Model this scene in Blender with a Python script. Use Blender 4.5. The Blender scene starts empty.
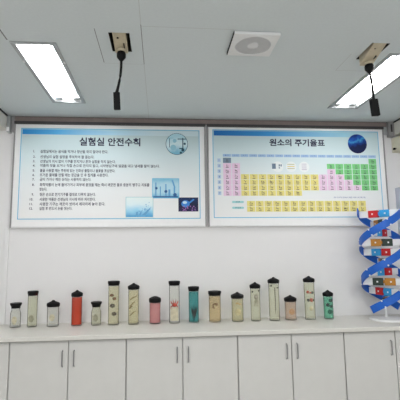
import bpy, bmesh, math, random
from mathutils import Vector, Matrix
random.seed(7)
PI = math.pi
S = bpy.context.scene
COL = S.collection

# ------------------------------------------------------------------ camera, world, lights, exposure
cam = bpy.data.cameras.new('camera'); cam_o = bpy.data.objects.new('camera', cam); COL.objects.link(cam_o)
cam.sensor_width = 36; cam.lens = 36.17; cam.shift_x = 0.0126; cam.clip_start = 0.05
rt = Vector((0.99631663, -0.08491587, -0.01193593)); up = Vector((0.00074102, -0.13066237, 0.99142665)); fw = rt.cross(up) * -1
m = Matrix((rt, up, -fw)).transposed().to_4x4(); m.translation = (1.645, -4.0, 1.5)
cam_o.matrix_world = m
S.camera = cam_o
S.view_settings.view_transform = 'Standard'; S.view_settings.look = 'None'
S.view_settings.gamma = 1; S.view_settings.use_curve_mapping = False
S.view_settings.exposure = 0.72
W = bpy.data.worlds.new('world'); S.world = W; W.use_nodes = True
W.node_tree.nodes['Background'].inputs[0].default_value = (0.90, 0.96, 1.0, 1)
W.node_tree.nodes['Background'].inputs[1].default_value = 0.34
TUBE = 20.0
def area(name, loc, rot, sx, sy, power, col):
    l = bpy.data.lights.new(name, 'AREA'); l.shape = 'RECTANGLE'; l.size = sx; l.size_y = sy; l.energy = power; l.color = col
    o = bpy.data.objects.new(name, l); COL.objects.link(o); o.location = loc; o.rotation_euler = rot
    return o
# added unseen fill: a broad area light behind the viewer, two under the rear ceiling
area('unseen_rear_fill', (2.2, -6.6, 1.6), (PI / 2, 0, 0), 4.2, 1.8, 34, (0.93, 0.97, 1.0))
area('rear_ceiling_fill', (0.82, -3.4, 2.84), (0, 0, 0), 0.28, 1.1, 26, (1, 0.98, 0.95))
area('rear_ceiling_fill', (3.39, -3.4, 2.84), (0, 0, 0), 0.28, 1.1, 26, (1, 0.98, 0.95))

# ------------------------------------------------------------------ helpers
def srgb(r, g, b):
    f = lambda c: (c / 12.92 if c <= 0.04045 else ((c + 0.055) / 1.055) ** 2.4)
    return (f(r / 255), f(g / 255), f(b / 255), 1)
MATS = {}
def mat(name, col, rough=0.6, metal=0.0, noise=0.0, scale=30.0, emit=0.0, spec=0.5):
    if name in MATS: return MATS[name]
    m = bpy.data.materials.new(name); m.use_nodes = True; nt = m.node_tree; b = nt.nodes['Principled BSDF']
    b.inputs['Base Color'].default_value = col; b.inputs['Roughness'].default_value = rough
    b.inputs['Metallic'].default_value = metal; b.inputs['Specular IOR Level'].default_value = spec
    tc = nt.nodes.new('ShaderNodeTexCoord'); n = nt.nodes.new('ShaderNodeTexNoise'); n.inputs['Scale'].default_value = scale
    nt.links.new(tc.outputs['Object'], n.inputs['Vector'])
    rp = nt.nodes.new('ShaderNodeValToRGB')
    k = max(noise, 0.01)
    rp.color_ramp.elements[0].position = 0.3; rp.color_ramp.elements[1].position = 0.7
    rp.color_ramp.elements[0].color = tuple(c * (1 - k) for c in col[:3]) + (1,)
    rp.color_ramp.elements[1].color = tuple(min(1, c * (1 + k)) for c in col[:3]) + (1,)
    nt.links.new(n.outputs['Fac'], rp.inputs['Fac']); nt.links.new(rp.outputs['Color'], b.inputs['Base Color'])
    if emit:
        b.inputs['Emission Color'].default_value = (1, 1, 1, 1); b.inputs['Emission Strength'].default_value = emit
    MATS[name] = m
    return m
def grad_mat(name, stops, axis='Z', noise=0.0, scale=4.0, rough=0.5, dist=None):
    """printed gradient along a generated axis, warped by noise"""
    m = bpy.data.materials.new(name); m.use_nodes = True; nt = m.node_tree; b = nt.nodes['Principled BSDF']
    b.inputs['Roughness'].default_value = rough; b.inputs['Specular IOR Level'].default_value = 0.3
    tc = nt.nodes.new('ShaderNodeTexCoord'); sp = nt.nodes.new('ShaderNodeSeparateXYZ')
    nt.links.new(tc.outputs['Generated'], sp.inputs[0])
    src = sp.outputs[axis]
    if dist:      # diagonal: axis + k * X
        mm = nt.nodes.new('ShaderNodeMath'); mm.operation = 'MULTIPLY_ADD'; mm.inputs[1].default_value = dist
        nt.links.new(sp.outputs['X'], mm.inputs[0]); nt.links.new(src, mm.inputs[2]); src = mm.outputs[0]
    if noise:
        n = nt.nodes.new('ShaderNodeTexNoise'); n.inputs['Scale'].default_value = scale; n.inputs['Detail'].default_value = 5
        nt.links.new(tc.outputs['Generated'], n.inputs['Vector'])
        m1 = nt.nodes.new('ShaderNodeMath'); m1.operation = 'MULTIPLY_ADD'; m1.inputs[1].default_value = noise; m1.inputs[2].default_value = -noise / 2
        nt.links.new(n.outputs['Fac'], m1.inputs[0])
        m2 = nt.nodes.new('ShaderNodeMath'); m2.operation = 'ADD'
        nt.links.new(m1.outputs[0], m2.inputs[0]); nt.links.new(src, m2.inputs[1]); src = m2.outputs[0]
    rp = nt.nodes.new('ShaderNodeValToRGB'); cr = rp.color_ramp
    cr.elements.remove(cr.elements[1]); cr.elements[0].position = stops[0][0]; cr.elements[0].color = stops[0][1]
    for p, c in stops[1:]: cr.elements.new(p).color = c
    nt.links.new(src, rp.inputs['Fac']); nt.links.new(rp.outputs['Color'], b.inputs['Base Color'])
    return m
def clear_mat(name, tint, solid, body, ior=1.03):
    """see-through glass or preserving fluid: transparent + cloudy diffuse + surface gloss"""
    m = bpy.data.materials.new(name); m.use_nodes = True; nt = m.node_tree; nt.nodes.clear()
    out = nt.nodes.new('ShaderNodeOutputMaterial'); tr = nt.nodes.new('ShaderNodeBsdfTransparent'); tr.inputs[0].default_value = tint
    df = nt.nodes.new('ShaderNodeBsdfDiffuse'); tl = nt.nodes.new('ShaderNodeBsdfTranslucent')
    tc = nt.nodes.new('ShaderNodeTexCoord'); n = nt.nodes.new('ShaderNodeTexNoise'); n.inputs['Scale'].default_value = 12
    nt.links.new(tc.outputs['Object'], n.inputs['Vector'])
    mx0 = nt.nodes.new('ShaderNodeMix'); mx0.data_type = 'RGBA'
    mx0.inputs[6].default_value = body; mx0.inputs[7].default_value = tuple(c * 0.9 for c in body[:3]) + (1,)
    nt.links.new(n.outputs['Fac'], mx0.inputs[0])
    nt.links.new(mx0.outputs[2], df.inputs[0]); nt.links.new(mx0.outputs[2], tl.inputs[0])
    a = nt.nodes.new('ShaderNodeMixShader'); a.inputs[0].default_value = 0.25; nt.links.new(df.outputs[0], a.inputs[1]); nt.links.new(tl.outputs[0], a.inputs[2])
    b = nt.nodes.new('ShaderNodeMixShader'); b.inputs[0].default_value = solid; nt.links.new(tr.outputs[0], b.inputs[1]); nt.links.new(a.outputs[0], b.inputs[2])
    g = nt.nodes.new('ShaderNodeBsdfGlossy'); g.inputs['Roughness'].default_value = 0.08
    fr = nt.nodes.new('ShaderNodeFresnel'); fr.inputs[0].default_value = ior
    c = nt.nodes.new('ShaderNodeMixShader'); nt.links.new(fr.outputs[0], c.inputs[0]); nt.links.new(b.outputs[0], c.inputs[1]); nt.links.new(g.outputs[0], c.inputs[2])
    nt.links.new(c.outputs[0], out.inputs[0])
    return m

class MB:
    def __init__(s): s.bm = bmesh.new(); s.mi = 0
    def _tag(s, faces):
        for f in faces: f.material_index = s.mi
    def box(s, x0, x1, y0, y1, z0, z1):
        v = [s.bm.verts.new(p) for p in [(x0,y0,z0),(x1,y0,z0),(x1,y1,z0),(x0,y1,z0),(x0,y0,z1),(x1,y0,z1),(x1,y1,z1),(x0,y1,z1)]]
        s._tag([s.bm.faces.new([v[i] for i in q]) for q in [(0,3,2,1),(4,5,6,7),(0,1,5,4),(1,2,6,5),(2,3,7,6),(3,0,4,7)]])
        return s
    def hexa(s, pts):     # eight points, bottom ring then top ring
        v = [s.bm.verts.new(p) for p in pts]
        s._tag([s.bm.faces.new([v[i] for i in q]) for q in [(0,3,2,1),(4,5,6,7),(0,1,5,4),(1,2,6,5),(2,3,7,6),(3,0,4,7)]])
        return s
    def poly(s, pts):
        s._tag([s.bm.faces.new([s.bm.verts.new(p) for p in pts])]); return s
    def rect(s, x0, x1, z0, z1, y):      # faces -y
        return s.poly([(x0,y,z0),(x1,y,z0),(x1,y,z1),(x0,y,z1)])
    def disc(s, cx, cz, r, y, n=40, rz=None):
        rz = rz or r
        return s.poly([(cx + r*math.cos(2*PI*i/n), y, cz + rz*math.sin(2*PI*i/n)) for i in range(n)])
    def lathe(s, prof, cx=0, cy=0, n=28):
        rings = []
        for r, z in prof:
            if r < 1e-6: rings.append([s.bm.verts.new((cx, cy, z))])
            else: rings.append([s.bm.verts.new((cx + r*math.cos(2*PI*i/n), cy + r*math.sin(2*PI*i/n), z)) for i in range(n)])
        fs = []
        for a, b in zip(rings, rings[1:]):
            for i in range(n):
                j = (i + 1) % n
                q = [a[0] if len(a) == 1 else a[i]] + ([] if len(a) == 1 else [a[j]]) + ([b[0]] if len(b) == 1 else [b[j], b[i]])
                if len(q) > 2: fs.append(s.bm.faces.new(q))
        s._tag(fs); return s
    def tube(s, pts, r, n=10):
        pts = [Vector(p) for p in pts]; rings = []
        for k, p in enumerate(pts):
            d = (pts[min(k+1, len(pts)-1)] - pts[max(k-1, 0)]).normalized()
            a = d.orthogonal().normalized() if abs(d.z) < .99 else Vector((1,0,0)); a = (a - d*a.dot(d)).normalized(); b = d.cross(a)
            rr = r[k] if isinstance(r, (list, tuple)) else r
            rings.append([s.bm.verts.new(p + (a*math.cos(2*PI*i/n) + b*math.sin(2*PI*i/n))*rr) for i in range(n)])
        fs = [s.bm.faces.new([a[i], a[(i+1)%n], b[(i+1)%n], b[i]]) for a, b in zip(rings, rings[1:]) for i in range(n)]
        fs += [s.bm.faces.new(rings[0][::-1]), s.bm.faces.new(rings[-1])]
        s._tag(fs); return s
    def ball(s, c, r, sx=1, sy=1, sz=1, n=12, lump=0.0):
        res = bmesh.ops.create_uvsphere(s.bm, u_segments=n, v_segments=max(6, n//2+2), radius=r)
        for v in res['verts']:
            k = 1 + random.uniform(-lump, lump)
            v.co = Vector((v.co.x*sx*k + c[0], v.co.y*sy*k + c[1], v.co.z*sz*k + c[2]))
        s._tag({f for v in res['verts'] for f in v.link_faces}); return s
    def obj(s, name, mats, parent=None, smooth=False, bevel=0.0, loc=(0,0,0), recalc=True):
        if recalc: bmesh.ops.recalc_face_normals(s.bm, faces=s.bm.faces)
        me = bpy.data.meshes.new(name); s.bm.to_mesh(me); s.bm.free()
        for mm in (mats if isinstance(mats, (list, tuple)) else [mats]): me.materials.append(mm)
        if smooth:
            for p in me.polygons: p.use_smooth = True
        o = bpy.data.objects.new(name, me); COL.objects.link(o); o.location = loc
        if bevel:
            bv = o.modifiers.new('bevel', 'BEVEL'); bv.width = bevel; bv.segments = 2; bv.limit_method = 'ANGLE'
        if smooth:
            es = o.modifiers.new('edges', 'EDGE_SPLIT'); es.split_angle = math.radians(40)
        if parent: o.parent = parent
        return o
def tag(o, label, cat, group=None):
    o['label'] = label; o['category'] = cat
    if group: o['group'] = group
    return o
def thing(name, label, cat, loc=(0,0,0), group=None):
    o = bpy.data.objects.new(name, None); o.empty_display_size = 0.05; COL.objects.link(o); o.location = loc
    return tag(o, label, cat, group)
def struct(o): o['kind'] = 'structure'; return o
def copy_tree(o, parent=None):
    c = o.copy(); COL.objects.link(c)
    if parent: c.parent = parent
    for ch in list(o.children): copy_tree(ch, c)
    return c

def text_into(mb, body, x, z, y, h, width=None, bold=0.0, align='L'):
    """write text on a board: glyph height ~h, left (or centre) at x, vertical centre z, on plane y"""
    cu = bpy.data.curves.new('lettering', 'FONT'); cu.body = body; cu.size = 1; cu.offset = bold; cu.resolution_u = 2
    o = bpy.data.objects.new('lettering', cu); COL.objects.link(o)
    dg = bpy.context.evaluated_depsgraph_get(); me = bpy.data.meshes.new_from_object(o.evaluated_get(dg))
    xs = [v.co.x for v in me.vertices]; ys = [v.co.y for v in me.vertices]
    x0, x1, y0, y1 = min(xs), max(xs), min(ys), max(ys)
    kz = h / (y1 - y0); kx = (width / (x1 - x0)) if width else kz
    ox = x if align == 'L' else x - (x1 - x0)*kx/2
    vs = [mb.bm.verts.new((ox + (v.co.x - x0)*kx, y, z + (v.co.y - (y0 + y1)/2)*kz)) for v in me.vertices]
    for p in me.polygons:
        try: f = mb.bm.faces.new([vs[i] for i in p.vertices]); f.material_index = mb.mi
        except ValueError: pass
    bpy.data.objects.remove(o); bpy.data.curves.remove(cu); bpy.data.meshes.remove(me)

# ------------------------------------------------------------------ materials
M_wall = mat('painted_wall', srgb(223, 222, 222), 0.8, noise=0.008, scale=2.0)
M_ceil = mat('ceiling_board', srgb(213, 220, 221), 0.9, noise=0.015, scale=60)
M_seam = mat('board_seam', srgb(120, 122, 122), 0.9)
M_joint = mat('faint_board_joint', srgb(196, 200, 199), 0.9)
M_dark = mat('dark_void', srgb(38, 34, 31), 0.9)
M_soffit = mat('soffit_paint', srgb(224, 222, 214), 0.8, noise=0.015, scale=3)
M_brown_strip = mat('brown_strip', srgb(134, 120, 116), 0.7, noise=0.05, scale=20)
M_gap = mat('shadow_gap_strip', srgb(40, 40, 42), 0.8)
M_alu = mat('grey_aluminium', srgb(170, 173, 174), 0.4, 0.3, noise=0.03)
M_rail = mat('dark_rail', srgb(62, 60, 61), 0.6, 0.0, noise=0.04)
M_side = mat('grey_side_rail', srgb(150, 148, 148), 0.5, 0.2, noise=0.04)
M_pale = mat('pale_rail', srgb(222, 222, 222), 0.5, noise=0.02)
M_white = mat('white_plastic', srgb(232, 232, 232), 0.5, noise=0.01)
M_black = mat('black_plastic', srgb(8, 8, 10), 0.5, noise=0.1, spec=0.2)
M_beige = mat('beige_plastic', srgb(196, 184, 158), 0.6, noise=0.08, scale=25)
M_beige2 = mat('pale_beige_housing', srgb(206, 202, 182), 0.6, noise=0.03)
M_grille = mat('grey_grille', srgb(112, 108, 104), 0.8, noise=0.15, scale=200)
M_floor = mat('floor_tile', srgb(150, 146, 138), 0.5, noise=0.06, scale=8)
M_tray = mat('lamp_tray_white', srgb(240, 240, 240), 0.5)
M_tube = mat('fluorescent_tube', srgb(250, 250, 250), 0.4, emit=TUBE)
M_blue = mat('helix_blue', srgb(0, 88, 186), 0.45, noise=0.05)
M_red = mat('base_red', srgb(192, 16, 26), 0.45, noise=0.04)
M_cyan = mat('base_cyan', srgb(40, 150, 212), 0.45, noise=0.04)
M_org = mat('base_orange', srgb(186, 122, 16), 0.45, noise=0.04)
M_grn = mat('base_dark_green', srgb(14, 42, 28), 0.45, noise=0.06)
M_top = mat('worktop_laminate', srgb(208, 206, 200), 0.4, noise=0.04, scale=120)
M_door = mat('cabinet_laminate', srgb(206, 205, 202), 0.5, noise=0.015, scale=10)
M_steel = mat('blue_grey_steel', srgb(172, 178, 192), 0.45, noise=0.02)
M_handle = mat('brushed_handle', srgb(150, 150, 152), 0.3, 0.8)

# ------------------------------------------------------------------ the setting
ZC = 2.866
XL, XR, YB = -0.45, 4.75, -7.0
LA = (0.681, 0.965, -1.478, -0.417)      # left lamp opening
LB = (3.247, 3.537, -1.478, -0.410)      # right lamp opening
HA = (1.322, 1.452, -1.620, -1.383)      # left ceiling opening
HB = (3.046, 3.172, -1.603, -1.375)      # right ceiling opening
def inside(r, x, y): return r[0] < x < r[1] and r[2] < y < r[3]
s_ = 0.0022
seams = [((1.2425-s_, 1.2425+s_, -1.66, -1.215), 1), ((1.528-s_, 1.528+s_, -1.72, -1.205), 1), ((0.668-s_*2, 0.668+s_*2, -2.6, -1.49), 1),
         ((1.2425, 1.528, -1.207, -1.203), 2), ((2.977, 3.20, -1.197, -1.192), 2), ((2.975, 2.980, -1.45, -1.192), 2),
         ((1.528, 2.10, -1.705, -1.700), 2), ((1.528-s_, 1.528+s_, -1.205, 0), 2),
         ((1.528-s_, 1.528+s_, -2.6, -1.72), 2)]
xs = sorted({XL, XR} | {v for r in (LA, LB, HA, HB) for v in r[:2]} | {v for r, _ in seams for v in r[:2]})
ys = sorted({YB, 0.0} | {v for r in (LA, LB, HA, HB) for v in r[2:]} | {v for r, _ in seams for v in r[2:]})
b = MB()
for xa, xb in zip(xs, xs[1:]):
    for ya, yb in zip(ys, ys[1:]):
        cx, cy = (xa + xb)/2, (ya + yb)/2
        if any(inside(r, cx, cy) for r in (LA, LB, HA, HB)): continue
        b.mi = next((k for r, k in seams if inside(r, cx, cy)), 0)
        b.poly([(xa, ya, ZC), (xa, yb, ZC), (xb, yb, ZC), (xb, ya, ZC)])
b.mi = 0; b.box(XL, XR, YB, 0, ZC + 0.22, ZC + 0.26)
b.mi = 3
for r in (HA, HB):      # sides of the two open service holes above the boards
    for q in [((r[0], r[2]), (r[1], r[2])), ((r[1], r[2]), (r[1], r[3])), ((r[1], r[3]), (r[0], r[3])), ((r[0], r[3]), (r[0], r[2]))]:
        b.poly([(*q[0], ZC), (*q[1], ZC), (*q[1], ZC + 0.2), (*q[0], ZC + 0.2)])
    b.poly([(r[0], r[2], ZC + 0.2), (r[1], r[2], ZC + 0.2), (r[1], r[3], ZC + 0.2), (r[0], r[3], ZC + 0.2)])
struct(b.obj('ceiling', [M_ceil, M_seam, M_joint, M_dark], recalc=False))
struct(MB().box(XL - 0.1, XR + 0.1, 0, 0.15, 0, ZC + 0.26).obj('wall_back', M_wall))
struct(MB().box(XL - 0.1, XL, YB, 0, 0, ZC + 0.26).obj('wall_left', M_wall))
struct(MB().box(XR, XR + 0.1, YB, 0, 0, ZC + 0.26).obj('wall_right', M_wall))
struct(MB().box(XL - 0.1, XR + 0.1, YB, 0.15, -0.1, 0).obj('floor', M_floor))
# boxed-in beams along both side walls; shadow gap under the ceiling boards painted as black strips
struct(MB().box(XL, 0.145, YB, 0, 2.722, ZC - 0.016).obj('trim_1', M_soffit, bevel=0.004))
struct(MB().box(XL, 0.150, YB, 0, ZC - 0.016, ZC).obj('trim_2', M_gap))
struct(MB().box(4.135, XR, YB, 0, 2.72, ZC - 0.014).obj('trim_3', M_soffit, bevel=0.004))
struct(MB().box(4.130, XR, YB, 0, ZC - 0.014, ZC).obj('trim_4', M_gap))
# brown strip between the ceiling and the boards
struct(MB().box(0.214, 4.06, -0.022, 0, 2.812, ZC - 0.006).obj('trim_5', M_brown_strip))
struct(MB().box(0.150, 4.130, -0.014, 0, ZC - 0.006, ZC).obj('trim_6', M_gap))

# ------------------------------------------------------------------ two wall boards
def board(label, x0, x1, zb, zt):
    t = thing('sign_board', label, 'sign', ((x0 + x1)/2, 0, zb))
    ox, oz = (x0 + x1)/2, zb
    L = (-ox, 0, -oz)
    return t, L
M_navy = mat('navy_print', srgb(14, 18, 58), 0.6)
M_text = mat('dark_text_print', srgb(26, 32, 62), 0.6)
M_line = mat('sky_blue_print', srgb(86, 178, 216), 0.6)
M_sheet_shaded = grad_mat('shaded_printed_sheet', [(0.0, srgb(232, 232, 231)), (0.35, srgb(226, 230, 231)), (0.7, srgb(206, 222, 225)), (1.0, srgb(178, 200, 203))], 'Z')  # pale blue print fade; top darkened further to paint in shade near the ceiling
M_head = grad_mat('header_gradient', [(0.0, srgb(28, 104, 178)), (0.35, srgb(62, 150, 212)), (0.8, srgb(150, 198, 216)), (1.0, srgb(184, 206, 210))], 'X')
M_head1 = grad_mat('header_fade', [(0.0, srgb(190, 214, 226)), (0.5, srgb(120, 184, 222)), (1.0, srgb(40, 116, 186))], 'Z')
def board_frame(t, L, x0, x1, zb, zt, ix0, ix1, iz0, iz1):
    MB().box(x0 + .004, x1 - .004, -0.024, -0.001, zb + .004, zt - .004).obj('panel', M_white, t, loc=L)
    MB().rect(ix0 + .003, ix1 - .003, iz0 + .003, iz1 - .003, -0.0246).obj('shaded_printed_sheet', M_sheet_shaded, t, loc=L)
    MB().box(x0, x1, -0.042, -0.001, zt - 0.028, zt).obj('top_rail', M_rail, t, loc=L, bevel=0.002)
    MB().box(x0, x0 + 0.012, -0.032, -0.001, zb, zt - 0.028).obj('side_rail', M_side, t, loc=L)
    MB().box(x1 - 0.012, x1, -0.032, -0.001, zb, zt - 0.028).obj('side_rail', M_side, t, loc=L)
    MB().box(x0 + 0.012, x1 - 0.012, -0.032, -0.001, zb, zb + 0.014).obj('bottom_rail', M_pale, t, loc=L)
    w = 0.0075; y = -0.0252
    b = MB(); b.rect(ix0, ix1, iz1 - w, iz1, y); b.rect(ix0, ix1, iz0, iz0 + w, y)
    b.rect(ix0, ix0 + w, iz0 + w, iz1 - w, y); b.rect(ix1 - w, ix1, iz0 + w, iz1 - w, y)
    b.obj('border_line', M_line, t, loc=L)
YP = -0.0256   # print layer
YQ = -0.0262   # print over print

# left board: the laboratory safety rules
X0, X1, ZB, ZT = 0.212, 2.104, 1.757, 2.810
t1, L1 = board('white laboratory safety rules board with numbered lines, left of the two wall boards', X0, X1, ZB, ZT)
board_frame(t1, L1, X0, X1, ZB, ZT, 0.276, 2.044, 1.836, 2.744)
MB().rect(0.290, 2.034, 2.680, 2.732, YP).obj('header_band', grad_mat('header_band_print', [(0, srgb(44, 136, 204)), (0.2, srgb(80, 166, 218)), (0.5, srgb(168, 208, 226)), (0.75, srgb(200, 219, 225))], 'X', noise=0.1, scale=3), t1, loc=L1)
b = MB(); text_into(b, '실험실 안전수칙', 0.842, 2.612, YP, 0.086, 0.602, bold=0.026); b.obj('title', M_navy, t1, loc=L1)
rules = [
    (['1', '실험실에서는 음식을 먹거나 장난을 하지 말아야 한다.'], 2.508, 1.125),
    (['2', '선생님의 실험 설명을 주의하여 잘 듣는다.'], 2.454, 0.990),
    (['3', '선생님의 지시 없이 기구를 만지거나 혼자 실험을 하지 않는다.'], 2.408, 1.200),
    (['4', '약품의 맛을 보거나 직접 손으로 만지지 말고, 시약병입구에 얼굴을 대고 냄새를 맡지 않는다.'], 2.365, 1.637),
    (['5', '불을 사용할 때는 주위에 있는 인화성 물질이나 불꽃을 조심한다.'], 2.316, 1.197),
    (['6', '뜨거운 물체를 만질 때는 장갑을 낀 후 집게를 사용한다.'], 2.272, 1.131),
    (['7', '금이 가거나 깨진 유리는 사용하지 않는다.'], 2.228, 0.965),
    (['8', '화학약품이 눈에 들어가거나 피부에 묻었을 때는 즉시 깨끗한 물로 충분히 헹구고 치료를'], 2.175, 1.536),
    (['', '받는다.'], 2.130, 0.545),
    (['9', '젖은 손으로 전기기구를 절대로 다루지 않는다.'], 2.079, 1.011),
    (['10', '사용한 약품은 선생님의 지시에 따라 처리한다.'], 2.031, 1.011),
    (['11', '사용한 기구는 깨끗이 씻어서 제자리에 놓아 둔다.'], 1.985, 1.104),
    (['12', '실험 후 반드시 손을 씻는다.'], 1.942, 0.790)]
b = None
for k, ((num, txt), z, xe) in enumerate(rules):
    xs_ = 0.468 + (2.508 - z)*0.02
    if num:
        b = MB(); text_into(b, num + '.', 0.402 - (0.016 if len(num) > 1 else 0), z, YP, 0.023, bold=0.02); b.obj('rule_number', M_text, t1, loc=L1); b = MB()
    text_into(b, txt, xs_, z, YP, 0.033, xe - xs_, bold=0.018)
    if num != '8': b.obj('rule_text', M_text, t1, loc=L1)

def picture(t, L, x0, x1, z0, z1, m, edge, shapes, mats, name='picture'):
    b = MB(); b.mi = 0; b.rect(x0, x1, z0, z1, YQ)
    b.mi = 1; b.rect(x0 - .005, x1 + .005, z0 - .005, z1 + .005, YP)
    shapes(b); return b.obj(name, [m, edge] + mats, t, loc=L, recalc=False)
M_deep = mat('deep_blue_print', srgb(38, 92, 150), 0.6)
M_mid = mat('mid_blue_print', srgb(96, 158, 204), 0.6)
M_teal = mat('teal_print', srgb(30, 78, 98), 0.6)
M_pinkp = mat('pink_violet_print', srgb(150, 96, 168), 0.6)
M_edge = mat('pale_green_edge_print', srgb(150, 198, 206), 0.6)
M_paleblue = mat('pale_blue_print', srgb(190, 222, 232), 0.6)
Y2, Y3 = -0.0268, -0.0274
def shp_water(b):
    b.mi = 2
    for k in range(26):      # splash droplets and jets
        u = random.random(); x = 1.40 + 0.16*u; z = 1.885 + 0.13*u*random.random() + 0.01
        r = random.uniform(.002, .006); b.disc(x, z, r, Y2, 8)
    b.poly([(1.40, Y2, 1.872), (1.425, Y2, 1.872), (1.418, Y2, 1.915)]); b.poly([(1.46, Y2, 1.872), (1.50, Y2, 1.872), (1.56, Y2, 1.96)])
    b.poly([(1.43, Y2, 1.872), (1.45, Y2, 1.872), (1.475, Y2, 1.935)])
picture(t1, L1, 1.309, 1.570, 1.857, 2.050, grad_mat('water_print', [(0.0, srgb(70, 154, 210)), (0.3, srgb(150, 206, 230)), (0.6, srgb(216, 234, 238)), (1.0, srgb(228, 238, 236))], 'Z', noise=0.35, scale=3.5), M_edge, shp_water, [M_mid])
def shp_glass(b):
    b.mi = 2
    for x, w, z0, z1 in [(1.60, .012, 2.06, 2.20), (1.645, .010, 2.06, 2.16), (1.70, .012, 2.06, 2.185), (1.735, .02, 2.06, 2.13), (1.785, .016, 2.055, 2.15)]:
        b.rect(x - w/2, x + w/2, z0, z1, Y2)
    b.poly([(1.78, Y2, 2.15), (1.796, Y2, 2.15), (1.772, Y2, 2.225), (1.756, Y2, 2.225)])
    b.mi = 3
    b.disc(1.605, 2.142, .013, Y3); b.disc(1.70, 2.11, .015, Y3); b.disc(1.79, 2.075, .018, Y3)
    b.rect(1.575, 1.82, 2.050, 2.062, Y3)
picture(t1, L1, 1.568, 1.828, 2.046, 2.238, grad_mat('glassware_print', [(0.0, srgb(96, 170, 210)), (0.3, srgb(178, 214, 228)), (0.7, srgb(176, 212, 226)), (1.0, srgb(120, 186, 214))], 'Z', noise=0.4, scale=3), M_line, shp_glass, [M_mid, M_deep])
def shp_flask(b):
    b.mi = 2; b.disc(1.895, 1.985, .042, Y2, 28, .036)
    b.mi = 4; b.disc(1.888, 1.998, .022, Y3, 20, .014)
    b.mi = 2; b.poly([(1.925, Y2, 2.0), (1.94, Y2, 1.99), (1.985, Y2, 2.025), (1.975, Y2, 2.035)])
    b.mi = 3
    for k in range(22): b.disc(random.uniform(1.86, 2.01), random.uniform(1.918, 1.965), random.uniform(.003, .008), Y3, 8)
picture(t1, L1, 1.829, 2.018, 1.913, 2.044, grad_mat('dark_flask_print', [(0.0, srgb(44, 36, 78)), (0.5, srgb(18, 26, 60)), (1.0, srgb(16, 44, 92))], 'Z', noise=0.6, scale=4), M_navy, shp_flask, [mat('flask_blue_print', srgb(48, 128, 206), 0.6), M_pinkp, M_paleblue])
b = MB(); b.mi = 1; b.disc(1.812, 2.598, .113, YP, 48); b.mi = 0; b.disc(1.812, 2.598, .108, YQ, 48)
b.mi = 2     # dark glass apparatus in the round picture
b.rect(1.868, 1.878, 2.535, 2.662, Y2); b.rect(1.820, 1.905, 2.645, 2.654, Y2); b.rect(1.836, 1.88, 2.545, 2.556, Y2)
b.disc(1.873, 2.535, .016, Y2); b.disc(1.892, 2.60, .012, Y2); b.rect(1.735, 1.741, 2.56, 2.655, Y2); b.disc(1.852, 2.508, .012, Y2, 12)
b.mi = 3; b.disc(1.775, 2.560, .03, Y2, 20); b.disc(1.79, 2.63, .02, Y2, 20); b.rect(1.72, 1.78, 2.655, 2.662, Y2)
b.obj('round_picture', [grad_mat('round_lab_print', [(0.1, srgb(120, 182, 206)), (0.45, srgb(206, 226, 230)), (0.8, srgb(170, 210, 222))], 'Z', noise=0.5, scale=3), M_teal, M_teal, mat('light_teal_print', srgb(140, 192, 208), 0.6)], t1, loc=L1, recalc=False)

# right board: the periodic table of the elements
X0, X1, ZB, ZT = 2.124, 4.017, 1.757, 2.810
t2, L2 = board('periodic table of the elements board with coloured cells, right of the two wall boards', X0, X1, ZB, ZT)
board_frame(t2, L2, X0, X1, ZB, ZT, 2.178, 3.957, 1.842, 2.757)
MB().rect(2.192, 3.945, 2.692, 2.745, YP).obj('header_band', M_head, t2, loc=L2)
b = MB(); text_into(b, '원소의 주기율표', 2.772, 2.626, YP, 0.078, 0.592, bold=0.03); b.obj('title', M_navy, t2, loc=L2)
MB().disc(3.720, 2.621, .104, YQ, 56).obj('globe_picture', grad_mat('globe_print', [(0.25, srgb(14, 26, 70)), (0.45, srgb(20, 62, 140)), (0.56, srgb(54, 140, 190)), (0.66, srgb(24, 78, 168)), (0.85, srgb(16, 46, 116))], 'Z', noise=0.45, scale=5, dist=-0.25), t2, loc=L2)
PX0, PXN = 2.323, 3.872; PW = (PXN - PX0)/17
PZ1, PZN = 2.432, 2.093; PH = (PZ1 - PZN)/6
cell = lambda c, r: (PX0 + (c - 1)*PW, PZ1 - (r - 1)*PH)
b = MB()
for c in range(18):
    x = PX0 + c*PW; b.mi = 0; b.rect(x - PW*.46, x + PW*.46, 2.470, 2.498, YP)
    b.mi = 1; text_into(b, str(c + 1), x - .018, 2.485, YQ, 0.012, 0.012); text_into(b, '족', x + .004, 2.485, YQ, 0.012, 0.014)
b.obj('group_header', [mat('header_dash_print', srgb(150, 182, 216), 0.6), mat('header_text_print', srgb(96, 124, 176), 0.6)], t2, loc=L2, recalc=False)
b = MB()
for r in range(1, 8):
    z = cell(1, r)[1]; b.mi = 0; b.rect(2.224, 2.258, z - .019, z + .019, YP); b.mi = 1; text_into(b, str(r), 2.241, z, YQ, 0.020, bold=0.01, align='C')
b.obj('period_number', [mat('period_box_print', srgb(176, 198, 222), 0.6), mat('period_text_print', srgb(84, 108, 164), 0.6)], t2, loc=L2, recalc=False)
els = 'H He Li Be B C N O F Ne Na Mg Al Si P S Cl Ar K Ca Sc Ti V Cr Mn Fe Co Ni Cu Zn Ga Ge As Se Br Kr Rb Sr Y Zr Nb Mo Tc Ru Rh Pd Ag Cd In Sn Sb Te I Xe Cs Ba La Ce Pr Nd Pm Sm Eu Gd Tb Dy Ho Er Tm Yb Lu Hf Ta W Re Os Ir Pt Au Hg Tl Pb Bi Po At Rn Fr Ra Ac Th Pa U Np Pu Am Cm Bk Cf Es Fm Md No Lr Rf Db Sg Bh Hs Mt'.split()
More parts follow.
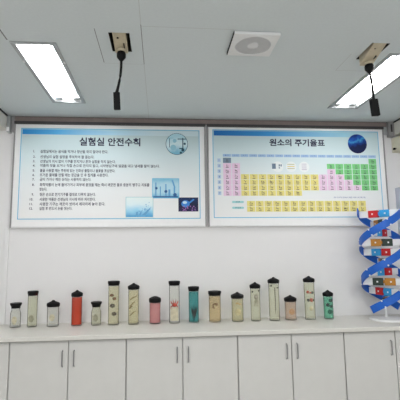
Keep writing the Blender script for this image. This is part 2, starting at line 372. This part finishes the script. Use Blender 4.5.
def place(n):
    if n == 1: return 1, 1
    if n == 2: return 18, 1
    for lo, row in ((3, 2), (11, 3)):
        if lo <= n < lo + 8:
            k = n - lo; return (k + 1 if k < 2 else k + 11), row
    if 19 <= n <= 36: return n - 18, 4
    if 37 <= n <= 54: return n - 36, 5
    if n in (55, 56): return n - 54, 6
    if 58 <= n <= 71: return ('f', n - 58, 0)
    if n == 57: return 3, 6
    if 72 <= n <= 86: return n - 68, 6
    if n in (87, 88): return n - 86, 7
    if n == 89: return 3, 7
    if 90 <= n <= 103: return ('f', n - 90, 1)
    return n - 100, 7
FX0, FXN = 2.559, 3.728; FW = (FXN - FX0)/13
cells, sym, fcells, fsym = MB(), MB(), MB(), MB()
for n, e in enumerate(els, 1):
    p = place(n)
    if p[0] == 'f': x, z, w, k = FX0 + p[1]*FW, 1.987 - p[2]*0.0565, FW, 2
    else:
        c, r = p; x, z = cell(c, r); w = PW
        if n == 1: k = 0
        elif c <= 2 or c == 12 or (c > 12 and not c >= {1: 1, 2: 13, 3: 14, 4: 15, 5: 16, 6: 17, 7: 19}[r]): k = 1
        elif c < 12: k = 2
        else: k = 3
    cb, sb = (fcells, fsym) if p[0] == 'f' else (cells, sym)
    cb.mi = k; h_ = 0.0268 if p[0] == 'f' else PH*0.475
    cb.rect(x - w*.46, x + w*.46, z - h_, z + h_, YP)
    text_into(sb, e, x + .002, z + .003, YQ, 0.021, bold=0.012, align='C')
    text_into(sb, str(n), x - .010, z + .0195, YQ, 0.0085, align='C')
    sb.rect(x - .014, x + .016, z - .020, z - .014, YQ)
M_cells = [mat('cell_slate_print', srgb(112, 132, 152), 0.6), mat('cell_pink_print', srgb(228, 198, 222), 0.6), mat('cell_yellow_print', srgb(224, 212, 128), 0.6), mat('cell_green_print', srgb(116, 194, 124), 0.6)]
M_sym = mat('symbol_print', srgb(70, 66, 70), 0.6)
cells.obj('element_cells', M_cells, t2, loc=L2); fcells.obj('series_cells', M_cells, t2, loc=L2)
sym.obj('element_symbols', M_sym, t2, loc=L2); fsym.obj('series_symbols', M_sym, t2, loc=L2)
for z, tx in ((2.003, '란탄족'), (1.944, '악티늄족')):
    b = MB(); b.mi = 0; b.rect(2.375, 2.475, z - .011, z + .011, YP); b.disc(2.375, z, .011, YQ, 16); b.disc(2.475, z, .011, YQ, 16)
    b.mi = 1; text_into(b, tx, 2.425, z, Y2, 0.015, bold=0.01, align='C'); b.obj('series_label', [mat('series_pill_print', srgb(150, 204, 206), 0.6), mat('series_text_print', srgb(60, 110, 120), 0.6)], t2, loc=L2, recalc=False)
M_ring = mat('legend_white_print', srgb(228, 233, 233), 0.6)
M_slate = mat('legend_slate_print', srgb(104, 124, 146), 0.6)
for k, x in enumerate((2.852, 2.992, 3.130)):
    z = 2.368; b = MB(); b.mi = 0; b.disc(x, z, .056, YP, 36); b.mi = 1
    if k == 0:
        b.rect(x - .062, x - .022, z - .022, z + .034, YQ); b.rect(x + .008, x + .022, z + .004, z + .026, YQ); b.rect(x + .028, x + .042, z + .004, z + .026, YQ); b.rect(x + .008, x + .022, z - .018, z - .004, YQ)
    elif k == 1:
        for q in (.026, .004, -.018): b.mi = 2 if q != .004 else 3; b.rect(x - .040, x + .036, z + q - .003, z + q + .004, YQ)
    else:
        for q in (.030, .010, -.010, -.028): b.mi = 4; b.rect(x - .026, x + .026, z + q - .003, z + q + .003, YQ)
    b.obj('legend_circle', [M_ring, M_slate, mat('legend_olive_print', srgb(178, 178, 120), 0.6), mat('legend_yellow_print', srgb(214, 196, 84), 0.6), mat('legend_mauve_print', srgb(180, 168, 190), 0.6)], t2, loc=L2, recalc=False)
b = MB(); text_into(b, '원소 기호의 색은 상온에서의 상태를 나타낸다 (기체, 액체, 고체)', 3.43, 2.048, YP, 0.019, 0.34, bold=0.01); b.obj('footnote', mat('footnote_print', srgb(92, 108, 156), 0.6), t2, loc=L2)

# ------------------------------------------------------------------ ceiling lamps
def lamp(r, label):
    x0, x1, y0, y1 = r; cx, cy = (x0 + x1)/2, (y0 + y1)/2
    t = thing('ceiling_light', label, 'ceiling light', (cx, cy, ZC), 'recessed fluorescent ceiling lights')
    L = (-cx, -cy, -ZC); w = 0.026
    b = MB()
    b.box(x0 - .004, x0 + w, y0, y1, ZC - .008, ZC + .004); b.box(x1 - w, x1 + .004, y0, y1, ZC - .008, ZC + .004)
    b.box(x0 + w, x1 - w, y0, y0 + w, ZC - .008, ZC + .004); b.box(x0 + w, x1 - w, y1 - w, y1, ZC - .008, ZC + .004)
    b.obj('frame', M_alu, t, loc=L)
    b = MB(); a = (x0 + w, x1 - w, y0 + w, y1 - w); d = 0.02; h = ZC + .075
    lo = [(a[0], a[2], ZC + .003), (a[1], a[2], ZC + .003), (a[1], a[3], ZC + .003), (a[0], a[3], ZC + .003)]
    hi = [(a[0] + d, a[2] + d, h), (a[1] - d, a[2] + d, h), (a[1] - d, a[3] - d, h), (a[0] + d, a[3] - d, h)]
    for i in range(4): j = (i + 1) % 4; b.poly([lo[i], lo[j], hi[j], hi[i]])
    b.poly(hi); b.obj('reflector_tray', M_tray, t, loc=L)
    for xx in (cx - .058, cx + .058):
        MB().tube([(xx, y0 + .075, ZC + .042), (xx, y1 - .085, ZC + .042)], 0.015, 12).obj('tube', M_tube, t, smooth=True, loc=L)
        for ya, yb in ((y0 + .045, y0 + .072), (y1 - .082, y1 - .055)):
            MB().box(xx - .018, xx + .018, ya, yb, ZC + .022, ZC + .07).obj('lamp_holder', M_alu, t, loc=L, bevel=0.003)
    for xx in (cx - .075, cx + .075):      # socket covers at the end by the wall
        MB().box(xx - .030, xx + .030, y1 - .092, y1 - .034, ZC + .006, ZC + .021).obj('end_cover', M_alu, t, loc=L, bevel=0.003)
    for xx in (x0 + .002, x1 - .002):      # little white clips on the frame
        MB().box(xx - .006, xx + .006, y0 + .25, y0 + .275, ZC - .013, ZC - .006).obj('clip', M_white, t, loc=L)
    return t
lamp(LA, 'lit recessed fluorescent light over the safety rules board, left of the two lamps')
lamp(LB, 'lit recessed fluorescent light behind a hanging outlet, right of the two lamps')

# ------------------------------------------------------------------ ventilation fan
fx, fy = 2.252, -1.553
t = thing('ceiling_vent', 'white square ventilation fan with round grille in the ceiling', 'vent', (fx, fy, ZC))
b = MB(); n = 48; R0 = 0.116; H = 0.147
sq = lambda a, z: (max(-H, min(H, math.cos(a)*H*1.4143)), max(-H*.94, min(H*.94, math.sin(a)*H*1.4143)), z)
for i in range(n):
    a0, a1 = 2*PI*(i + .0)/n, 2*PI*(i + 1)/n
    c0, c1 = (R0*math.cos(a0), R0*math.sin(a0)), (R0*math.cos(a1), R0*math.sin(a1))
    b.poly([sq(a0, -.020), sq(a1, -.020), (*c1, -.024), (*c0, -.024)])
    b.poly([sq(a0, -.020), sq(a1, -.020), sq(a1, -.003), sq(a0, -.003)])
    b.poly([(*c0, -.024), (*c1, -.024), (*c1, -.004), (*c0, -.004)])
b.obj('cover_plate', M_white, t)
b = MB(); b.mi = 0
b.poly([(R0*math.cos(2*PI*i/n), R0*math.sin(2*PI*i/n), -.0035) for i in range(n)])
b.obj('duct_opening', mat('vent_dark', srgb(84, 84, 82), 0.8), t)
b = MB()
for k in range(-10, 11):
    x = k*0.0108; hh = math.sqrt(max(0, (R0 - .002)**2 - x*x))
    if hh > .01: b.hexa([(x - .0026, -hh, -.020), (x + .0026, -hh, -.020), (x + .0026, hh, -.020), (x - .0026, hh, -.020), (x - .0026, -hh, -.013), (x + .0026, -hh, -.013), (x + .0026, hh, -.013), (x - .0026, hh, -.013)])
g = b.obj('grille', M_pale, t)
g.rotation_euler.z = math.radians(25)
MB().lathe([(0, -.024), (.030, -.024), (.036, -.022), (.036, -.012), (0, -.012)]).obj('hub', M_pale, t, smooth=True)
MB().box(-H - .004, -H, -H*.94, H*.94, -.017, -.001).obj('side_gap_strip', M_gap, t)  # dark strip painted for the shaded gap along the plate's edge

# ------------------------------------------------------------------ junction boxes in the ceiling holes and hanging outlets
def junction(r, x0, x1, label, low):
    cx, cy = (x0 + x1)/2, (r[2] + r[3])/2
    t = thing('junction_box', label, 'junction box', (cx, cy, ZC))
    ya, yb = r[2] + .012 - cy, r[3] - .004 - cy; hx = (x1 - x0)/2
    MB().hexa([(-hx, ya, .012), (hx, ya, .012), (hx, yb, -low), (-hx, yb, -low), (-hx, ya, .196), (hx, ya, .196), (hx, yb, .196), (-hx, yb, .196)]).obj('housing', M_beige, t, bevel=0.004)
    b = MB(); b.box(hx*.45, hx*.6, ya + .11, ya + .16, -low*.55 - .004, .01); b.box(-hx*.4, -hx*.15, ya + .05, ya + .058, -low*.1, .02)
    b.obj('slot', M_dark, t)
    b = MB(); b.lathe([(0, -low - .012), (hx*.62, -low - .012), (hx*.7, -low + .003), (0, -low + .003)]); b.obj('outlet_cap', M_beige, t, smooth=True, loc=(0, yb - .045, 0))
    return t
def pendant(x, y, ztop, dx, zbox, w, h, tilt, label):
    t = thing('hanging_outlet', label, 'hanging outlet', (x, y, ztop), 'hanging outlets')
    MB().lathe([(0, 0), (.026, 0), (.031, -.012), (.030, -.036), (.018, -.052), (.008, -.064), (0, -.064)]).obj('plug', M_black, t, smooth=True)
    zb = zbox - ztop
    pts = [(dx*(k/8)**1.3 + .006*math.sin(k/8*PI), 0, -.05 + (zb + .05)*k/8) for k in range(9)]
    MB().tube(pts, [.0085]*7 + [.010, .012], 8).obj('cable', M_black, t, smooth=True)
    o = MB().box(-w/2, w/2, -.014, .014, -h, 0).obj('outlet_box', M_black, t, bevel=0.005, loc=(dx, 0, zb + .004))
    o.rotation_euler = (0, math.radians(tilt), math.radians(4))
    return t
junction(HA, 1.342, 1.428, 'beige junction box in the open ceiling hole right of the left lamp', .016)
junction(HB, 3.068, 3.160, 'beige junction box in the open ceiling hole beside the right lamp', .052)
pendant(1.385, -1.425, 2.8385, -.028, 2.552, .044, .118, -3, 'black outlet box hanging from the ceiling over the safety rules board')
pendant(3.114, -1.425, 2.8025, .014, 2.545, .056, .122, -5, 'black outlet box hanging from the ceiling in front of the right lamp')

# ------------------------------------------------------------------ brackets, wall speaker, conduit
t = thing('wall_bracket', 'grey metal bracket under the ceiling left of the safety rules board', 'bracket', (0.18, 0, 2.69))
MB().box(-.032, .000, -.058, 0, 0, ZC - .008 - 2.69).obj('bracket_post', M_alu, t, bevel=0.003)
MB().box(.002, .031, -.030, 0, .012, ZC - .008 - 2.69).obj('back_plate', M_side, t)
MB().box(-.034, -.006, -.066, -.058, .010, .050).obj('highlight_patch', M_white, t, bevel=0.003)  # white piece painting the bright highlight at the bracket's foot
t = thing('wall_bracket', 'grey metal bracket under the ceiling right of the periodic table board', 'bracket', (4.095, 0, 2.70))
MB().box(-.028, .034, -.05, 0, 0, ZC - .008 - 2.70).obj('bracket_post', M_side, t, bevel=0.003)
MB().box(-.006, .010, -.056, -.05, .05, .13).obj('slot_cover', M_rail, t)
MB().box(-.062, -.030, -.018, 0, .03, ZC - .008 - 2.70).obj('back_plate', M_alu, t)
t = thing('wall_speaker', 'beige angular wall speaker with grey front under the right beam', 'speaker', (4.255, 0, 2.585))
MB().hexa([(-.10, -.19, -.075), (.20, -.19, -.075), (.20, -.02, -.03), (-.13, -.02, -.03), (-.12, -.17, .100), (.20, -.17, .100), (.20, -.02, .105), (-.14, -.02, .105)]).obj('housing', M_beige2, t, bevel=0.006)
MB().hexa([(-.078, -.196, -.060), (.19, -.196, -.060), (.19, -.180, -.06), (-.078, -.180, -.06), (-.02, -.188, .055), (.19, -.188, .055), (.19, -.17, .055), (-.02, -.17, .055)]).obj('grille', M_grille, t)
MB().box(-.14, -.03, -.024, 0, -.05, .10).obj('mount_plate', M_beige2, t)
MB().lathe([(0, 0), (.013, .002), (.015, .012), (.010, .022), (0, .024)], n=16).obj('knob', M_black, t, smooth=True, loc=(-.150, -.06, -.035))
MB().tube([(-.150, -.06, -.025), (-.11, -.05, -.01)], .006).obj('knob_arm', M_black, t)
tag(MB().box(0.165, 0.205, -.018, 0, 0.86, 1.757).obj('cable_conduit', M_wall, bevel=0.004), 'narrow white cable conduit running down the wall below the safety rules board', 'conduit')

# ------------------------------------------------------------------ counter under the boards
ZT_ = 0.86
tag(MB().box(XL + .002, 4.10, -0.64, -.001, ZT_ - .035, ZT_).obj('worktop', M_top, bevel=0.004), 'long pale grey worktop carrying the specimen jars', 'worktop')
def cabinet(x0, x1, label):
    cx = (x0 + x1)/2; hw = (x1 - x0)/2 - .001
    t = thing('base_cabinet', label, 'cabinet', (cx, -.31, 0), 'base cabinets')
    b = MB(); b.box(-hw, hw, -.27, .305, .09, ZT_ - .0355); b.box(-hw, hw, -.22, .305, 0, .09); b.obj('body', M_door, t)
    for s in (-1, 1):
        d = MB().box(-hw/2 + .004, hw/2 - .004, -.018, 0, .10, ZT_ - .045).obj('door', M_door, t, bevel=0.003, loc=(s*hw/2, -.271, 0))
        MB().tube([(-s*(hw/2 - .045), -.018, .62), (-s*(hw/2 - .045), -.04, .625), (-s*(hw/2 - .045), -.04, .735), (-s*(hw/2 - .045), -.018, .74)], .005, 8).obj('handle', M_handle, d, smooth=True)
    return t
cl = ['pale grey base cabinet under the left end of the worktop', 'pale grey base cabinet second from the left under the worktop', 'pale grey base cabinet at the middle of the worktop', 'pale grey base cabinet fourth from the left under the worktop', 'pale grey base cabinet below the blue helix model']
CW = (4.10 - XL - .004)/5
for k in range(5): cabinet(XL + .002 + k*CW, XL + .002 + (k + 1)*CW, cl[k])
t = thing('storage_cabinet', 'tall blue grey steel cabinet standing at the right end of the worktop', 'cabinet', (4.43, -.23, 0))
MB().box(-.318, .31, -.22, .228, 0, 2.15).obj('body', M_steel, t, bevel=0.005)
for s in (-1, 1):
    d = MB().box(-.153, .153, -.018, 0, .06, 2.12).obj('door', M_steel, t, bevel=0.003, loc=(-.004 + s*.156, -.221, 0))
    MB().box(-s*.12 - .008, -s*.12 + .008, -.04, -.018, 1.0, 1.14).obj('handle', M_handle, d, bevel=0.003)

# ------------------------------------------------------------------ specimen jars
M_glass = clear_mat('jar_glass', (0.985, 0.99, 0.99, 1), 0.04, (0.85, 0.87, 0.86, 1), 1.12)
def fluid(name, rgb, solid): 
    c = srgb(*rgb); return clear_mat(name, tuple(min(1, 0.55 + 0.45*v/max(c[:3])) for v in c[:3]) + (1,), solid, c)
F_pale = fluid('fluid_pale_green', (222, 222, 200), 0.16); F_olive = fluid('fluid_pale_olive', (218, 214, 184), 0.2)
F_yel = fluid('fluid_pale_yellow', (226, 220, 182), 0.22); F_clear = fluid('fluid_clear', (232, 232, 226), 0.08)
F_red = fluid('fluid_red_orange', (226, 84, 50), 0.75); F_pink = fluid('fluid_pink', (234, 170, 170), 0.60)
F_teal = fluid('fluid_teal', (56, 152, 152), 0.5); F_tan = fluid('fluid_tan', (228, 208, 160), 0.24)
F_green = fluid('fluid_sea_green', (104, 186, 158), 0.36); F_peach = fluid('fluid_peach', (232, 210, 188), 0.26)
M_brown = mat('specimen_brown', srgb(104, 66, 42), 0.6, noise=0.3); M_darkb = mat('specimen_dark', srgb(62, 50, 42), 0.6, noise=0.3)
M_sred = mat('specimen_red', srgb(184, 66, 48), 0.5, noise=0.3); M_sgrey = mat('specimen_grey', srgb(150, 146, 132), 0.6, noise=0.2)
M_sblk = mat('specimen_black', srgb(36, 38, 38), 0.6, noise=0.2); M_bone = mat('specimen_bone', srgb(206, 196, 170), 0.6, noise=0.2)
M_twig = mat('specimen_olive_brown', srgb(116, 98, 50), 0.6, noise=0.3); M_shell = mat('specimen_tan', srgb(190, 150, 96), 0.6, noise=0.25)
JY = -0.17
def jar(x, top, d, cap, label, fl, specs=None, fill=0.93):
    """top: height of the cap's tip; d: cap width; specimens are placed downward from the cap"""
    H = top - ZT_; R = d/2; r = R*.88
    t = thing('specimen_jar', label, 'jar', (x, JY, ZT_), 'specimen jars on the worktop')
    ch = 0.040 if cap == 'flat' else 0.058
    hb = H - ch
    if cap == 'cup': hb = H - 0.04
    nk = r*.80 if cap == 'cup' else r
    MB().lathe([(0, 0), (r*.97, 0), (r, .006), (r, hb - .05), (nk, hb - .02), (nk, hb + .004)]).obj('glass_body', M_glass, t, smooth=True)
    if fl: MB().lathe([(0, .0115), (r - .0025, .0115), (r - .0025, hb - .055), (nk - .0025, hb - .024), (nk - .0025, hb - .008), (0, hb - .008)]).obj('fluid', fl, t, smooth=True)
    if cap == 'flat' : pr = [(0, hb), (r*1.04, hb), (r*1.04, hb + .010), (R*.97, hb + .014), (R, hb + .026), (R, H - .003), (R*.97, H), (R*.85, H - .004), (0, H - .006)]
    elif cap == 'cup': pr = [(0, hb - .006), (r*.86, hb - .006), (r*.9, hb + .010), (R*.95, hb + .022), (R, hb + .028), (R, H - .003), (R*.97, H), (0, H - .004)]
    elif cap == 'dome': pr = [(0, hb), (r*1.04, hb), (R, hb + .012), (R, hb + .030), (R*.93, hb + .040), (R*.5, H - .006), (R*.2, H - .002), (0, H)]
    else: pr = [(0, hb), (r*1.05, hb), (R*.98, hb + .006), (R, hb + .014), (R, hb + .028), (R*.90, hb + .034), (R*.52, hb + .044), (R*.26, hb + .050), (R*.20, H - .003), (R*.12, H), (0, H)]
    MB().lathe(pr).obj('cap', M_black, t, smooth=True)
    if specs:
        for nm, mt, fn in specs:
            b = MB(); fn(b, H, r); b.obj(nm, mt, t, smooth=True)
    return t
def blobs(lst):    # (x, z below the top, radius, squash)
    def fn(b, H, r):
        for (x, dz, rad, sz) in lst: b.ball((x, -(r - .0035 - rad*.56) if abs(x) < .018 else -.022, H - dz), rad*1.12, 1, .5, sz, 12, .06)
    return fn
def twigs(lst):
    def fn(b, H, r):
        for (x0, d0, x1, d1, w) in lst: b.tube([(x0, -.030, H - d0), ((x0 + x1)/2, -.039, H - (d0 + d1)/2 + .006), (x1, -.030, H - d1)], [w, w*1.3, w*.6], 8)
    return fn
def crab(b, H, r):
    b.ball((0, -.034, H - .215), .022, 1.1, .7, .8, 14, .08)
    for s in (-1, 1):
        b.tube([(0, -.034, H - .215), (s*.025, -.036, H - .20), (s*.034, -.036, H - .178)], [.008, .006, .003], 8)
        b.tube([(0, -.034, H - .22), (s*.03, -.036, H - .225), (s*.036, -.036, H - .25)], [.007, .005, .002], 8)
        b.tube([(0, -.034, H - .21), (s*.010, -.038, H - .19), (s*.014, -.038, H - .165)], [.007, .005, .002], 8)
def plant(b, H, r):
    for k in range(7):
        a = -1.2 + 2.4*k/6; b.tube([(0, -.034, H - .31), (.016*math.sin(a), -.038, H - .23), (.030*math.sin(a), -.034, H - .15 - .03*abs(a))], [.006, .009, .002], 8)
def bulb(b, H, r):
    b.ball((0, -.034, H - .135), .020, 1, .7, 1.2, 14, .05)
    for k in range(5): x = -.016 + .008*k; b.tube([(x*.5, -.034, H - .15), (x, -.036, H - .19), (x*1.3, -.034, H - .225)], [.004, .003, .0015], 6)
def spine(b, H, r):
    b.tube([(0, -.034, H - .095), (.003, -.034, H - .2), (0, -.034, H - .34)], [.003, .003, .002], 8)
    for k in range(11): b.ball((.001, -.036, H - .10 - .020*k), .0065, 1.1, .8, .7, 8)
def curl(b, H, r):
    p = [(.021*math.cos(a), -.031, H - .135 + .021*math.sin(a)) for a in [PI*.1 + k*PI*1.3/10 for k in range(11)]]
    b.tube(p, [.005 + .001*k for k in range(6)] + [.010, .011, .011, .009, .005], 10); b.ball((.012, -.034, H - .118), .014, 1, .7, 1)
jar(0.351, 1.072, .100, 'cup', 'short specimen jar with flared black cap, leftmost on the worktop', F_clear, [('specimen', M_bone, blobs([(0, .15, .02, 1.6)]))])
jar(0.496, 1.174, .094, 'flat', 'pale green fluid jar with flat black cap, second jar from the left', F_pale, [('specimen', M_sgrey, blobs([(0, .24, .02, 1.4)]))])
jar(0.678, 1.090, .115, 'cone', 'short jar with pointed black cap between the pale green and red jars', F_clear, [('specimen', M_bone, blobs([(0, .15, .022, 1.2)]))])
jar(0.887, 1.175, .103, 'cone', 'red orange specimen jar with pointed black cap', F_red, [('specimen', M_sred, blobs([(0, .18, .025, 2.0)]))])
jar(1.062, 1.067, .099, 'cup', 'short jar with flared black cap between the red jar and tall olive jar', F_pale, [('specimen', M_sgrey, blobs([(0, .14, .02, 1.4)]))])
jar(1.217, 1.250, .110, 'flat', 'tall pale olive jar with flat black cap and round dark specimens', F_olive, [('specimen', M_brown, blobs([(-.012, .125, .017, .75)])), ('specimen', M_brown, blobs([(.010, .155, .017, .8)])), ('specimen', M_darkb, blobs([(-.006, .218, .022, .75)])), ('specimen', M_darkb, blobs([(.008, .29, .02, .8)]))])
jar(1.398, 1.229, .108, 'cone', 'pale yellow jar with pointed black cap and brown twig specimens', F_yel, [('specimen', M_twig, twigs([(-.03, .148, .032, .118, .005)])), ('specimen', M_twig, twigs([(-.026, .205, .016, .165, .005)])), ('specimen', M_twig, twigs([(-.034, .225, -.006, .205, .006), (-.03, .29, .02, .25, .005)]))])
jar(1.595, 1.107, .113, 'dome', 'short pink fluid jar with rounded black cap', F_pink, [('specimen', M_bone, blobs([(0, .16, .02, 1.4)]))])
jar(1.774, 1.240, .109, 'flat', 'tall clear jar with flat black cap holding a reddish crab', F_clear, [('specimen', M_sred, crab), ('support_plate', M_bone, lambda b, H, r: b.box(-.034, .034, -.002, .002, .02, H - .24))])
jar(1.954, 1.186, .105, 'flat', 'teal fluid jar with flat black cap and dark plant specimen', F_teal, [('specimen', M_sblk, plant)])
jar(2.152, 1.141, .124, 'flat', 'tan fluid jar with flat black cap and curled brown specimen', F_tan, [('specimen', M_brown, curl)])
jar(2.366, 1.128, .122, 'cone', 'wide short pale jar with pointed cap right of the tan jar', F_yel, [('specimen', M_shell, blobs([(-.008, .10, .014, .5), (.014, .108, .010, .5)])), ('specimen', M_bone, blobs([(0, .18, .024, 1.2)]))])
jar(2.539, 1.217, .103, 'cone', 'tall pale jar with pointed cap holding a grey bulb with hanging roots', F_pale, [('specimen', M_sgrey, bulb), ('pin', M_sblk, blobs([(-.030, .088, .007, 1.2)])), ('pin', M_sblk, blobs([(.030, .080, .007, 1.2)]))])
jar(2.720, 1.261, .112, 'cone', 'tall pale jar with pointed cap holding a thin dotted spine', F_pale, [('specimen', M_darkb, spine), ('pin', M_sblk, blobs([(-.030, .080, .009, .9)])), ('pin', M_sblk, blobs([(.032, .100, .010, .6)]))])
jar(2.877, 1.089, .119, 'cone', 'short peach fluid jar with pointed cap right of the spine jar', F_peach, [('specimen', M_shell, blobs([(0, .15, .024, 1.1)]))])
jar(3.067, 1.265, .111, 'cone', 'tallest pale jar with pointed cap holding red and black specimens', F_pale, [('specimen', M_sred, blobs([(-.022, .150, .014, .9), (-.004, .155, .009, .8)])), ('specimen', M_sblk, blobs([(.020, .155, .013, .8)])), ('specimen', M_sblk, blobs([(-.020, .225, .014, .9), (.026, .225, .011, .9)])), ('specimen', M_sred, blobs([(.004, .222, .014, 1.2)])), ('specimen', M_bone, blobs([(0, .30, .018, 1.1)]))])
jar(3.249, 1.129, .099, 'cone', 'sea green fluid jar with black mottled specimen, rightmost jar near the helix model', F_green, [('specimen', M_sblk, blobs([(.010, .095, .017, .9)])), ('specimen', M_sblk, blobs([(-.016, .135, .018, .9), (.012, .15, .014, .9)])), ('specimen', M_sblk, blobs([(.004, .20, .022, .9)]))])

# ------------------------------------------------------------------ double helix model
DX, DY, DR = 3.738, -0.32, 0.192
t = thing('helix_model', 'large blue double helix model with red, cyan, orange and green rungs', 'model', (DX, DY, ZT_))
TH = lambda z: (1.885 - z)/0.340*PI + 0.52
def strand(phase):
    b = MB(); n = 130; z0, z1 = 0.965, 1.888; hw = .033; th = .006; rings = []
    for k in range(n + 1):
        z = z0 + (z1 - z0)*k/n; a = TH(z) + phase
        # width runs across the ribbon: perpendicular to the helix direction on the cylinder
        sl = math.atan2(.340, PI*DR); w_t, w_z = hw*math.sin(sl), hw*math.cos(sl)
        ring = []
        for sgn, rr in ((-1, DR - th), (1, DR - th), (1, DR + th), (-1, DR + th)):
            aa = a + sgn*w_t/DR
            ring.append(b.bm.verts.new((rr*math.cos(aa), -rr*math.sin(aa), z + sgn*w_z - ZT_)))
        rings.append(ring)
    for p, q in zip(rings, rings[1:]):
        for i in range(4): j = (i + 1) % 4; b.bm.faces.new([p[i], p[j], q[j], q[i]])
    b.bm.faces.new(rings[0]); b.bm.faces.new(rings[-1][::-1])
    return b.obj('backbone', M_blue, t, smooth=True)
SA, SB = strand(0), strand(PI)
#       (colour at strand A, colour at strand B)
pairs = [(M_cyan, M_red), (M_grn, M_org), (M_cyan, M_red), (M_org, M_grn), (M_cyan, M_red), (M_org, M_grn), (M_red, M_cyan), (M_org, M_grn), (M_cyan, M_red), (M_grn, M_org)]
for k, (ca, cb) in enumerate(pairs):
    z = 1.850 - .0915*k; a = TH(z); hz = .034; hy = .020
    rg = bpy.data.objects.new('rung', None); rg.empty_display_size = .03; COL.objects.link(rg); rg.parent = t
    rg.location = (0, 0, z - ZT_); rg.rotation_euler = (0, 0, -a)
    for s, cm in ((1, ca), (-1, cb)):
        b = MB()
        x0, x1 = (.006, .098) if s > 0 else (-.098, -.006)
        b.box(x0, x1, -hy, hy, -hz, hz)
        if s > 0: b.box(-.014, .006, -hy*.7, hy*.7, -hz*.45, hz*.45)     # the tongue that plugs into the other base
        b.obj('base_block', cm, rg, bevel=0.003)
        b = MB()
        xa, xb = (.098, DR - .009) if s > 0 else (-DR + .009, -.098)
        b.box(xa, xb, -hy*.9, hy*.9, -hz*.9, hz*.9); b.obj('sugar_connector', M_white, rg, bevel=0.003)
        b = MB()
        for yy in (-hy - .002, hy): b.box(s*.058 - .007, s*.058 + .007, yy, yy + .002, -.007, .007)
        b.obj('peg', M_white, rg)
    for st, ph in ((SA, 0), (SB, PI)):     # white rivets where each rung meets its ribbon
        for dz in (-.026, .026):
            da = dz*.9/DR*.6; aa = a + ph + da; p = Vector((math.cos(aa), -math.sin(aa), 0)); c = p*(DR + .006) + Vector((0, 0, z - ZT_ + dz))
            MB().ball(tuple(c), .0085, n=8).obj('rivet', M_white, st, smooth=True)
MB().lathe([(0, 0), (.15, 0), (.155, .006), (.15, .018), (.03, .026), (.018, .03), (0, .03)]).obj('stand_base', M_white, t, smooth=True)
MB().lathe([(0, .028), (.010, .028), (.010, 1.850 - .0915*9 - .034 - ZT_), (0, 1.850 - .0915*9 - .034 - ZT_)]).obj('stand_post', M_white, t, smooth=True)
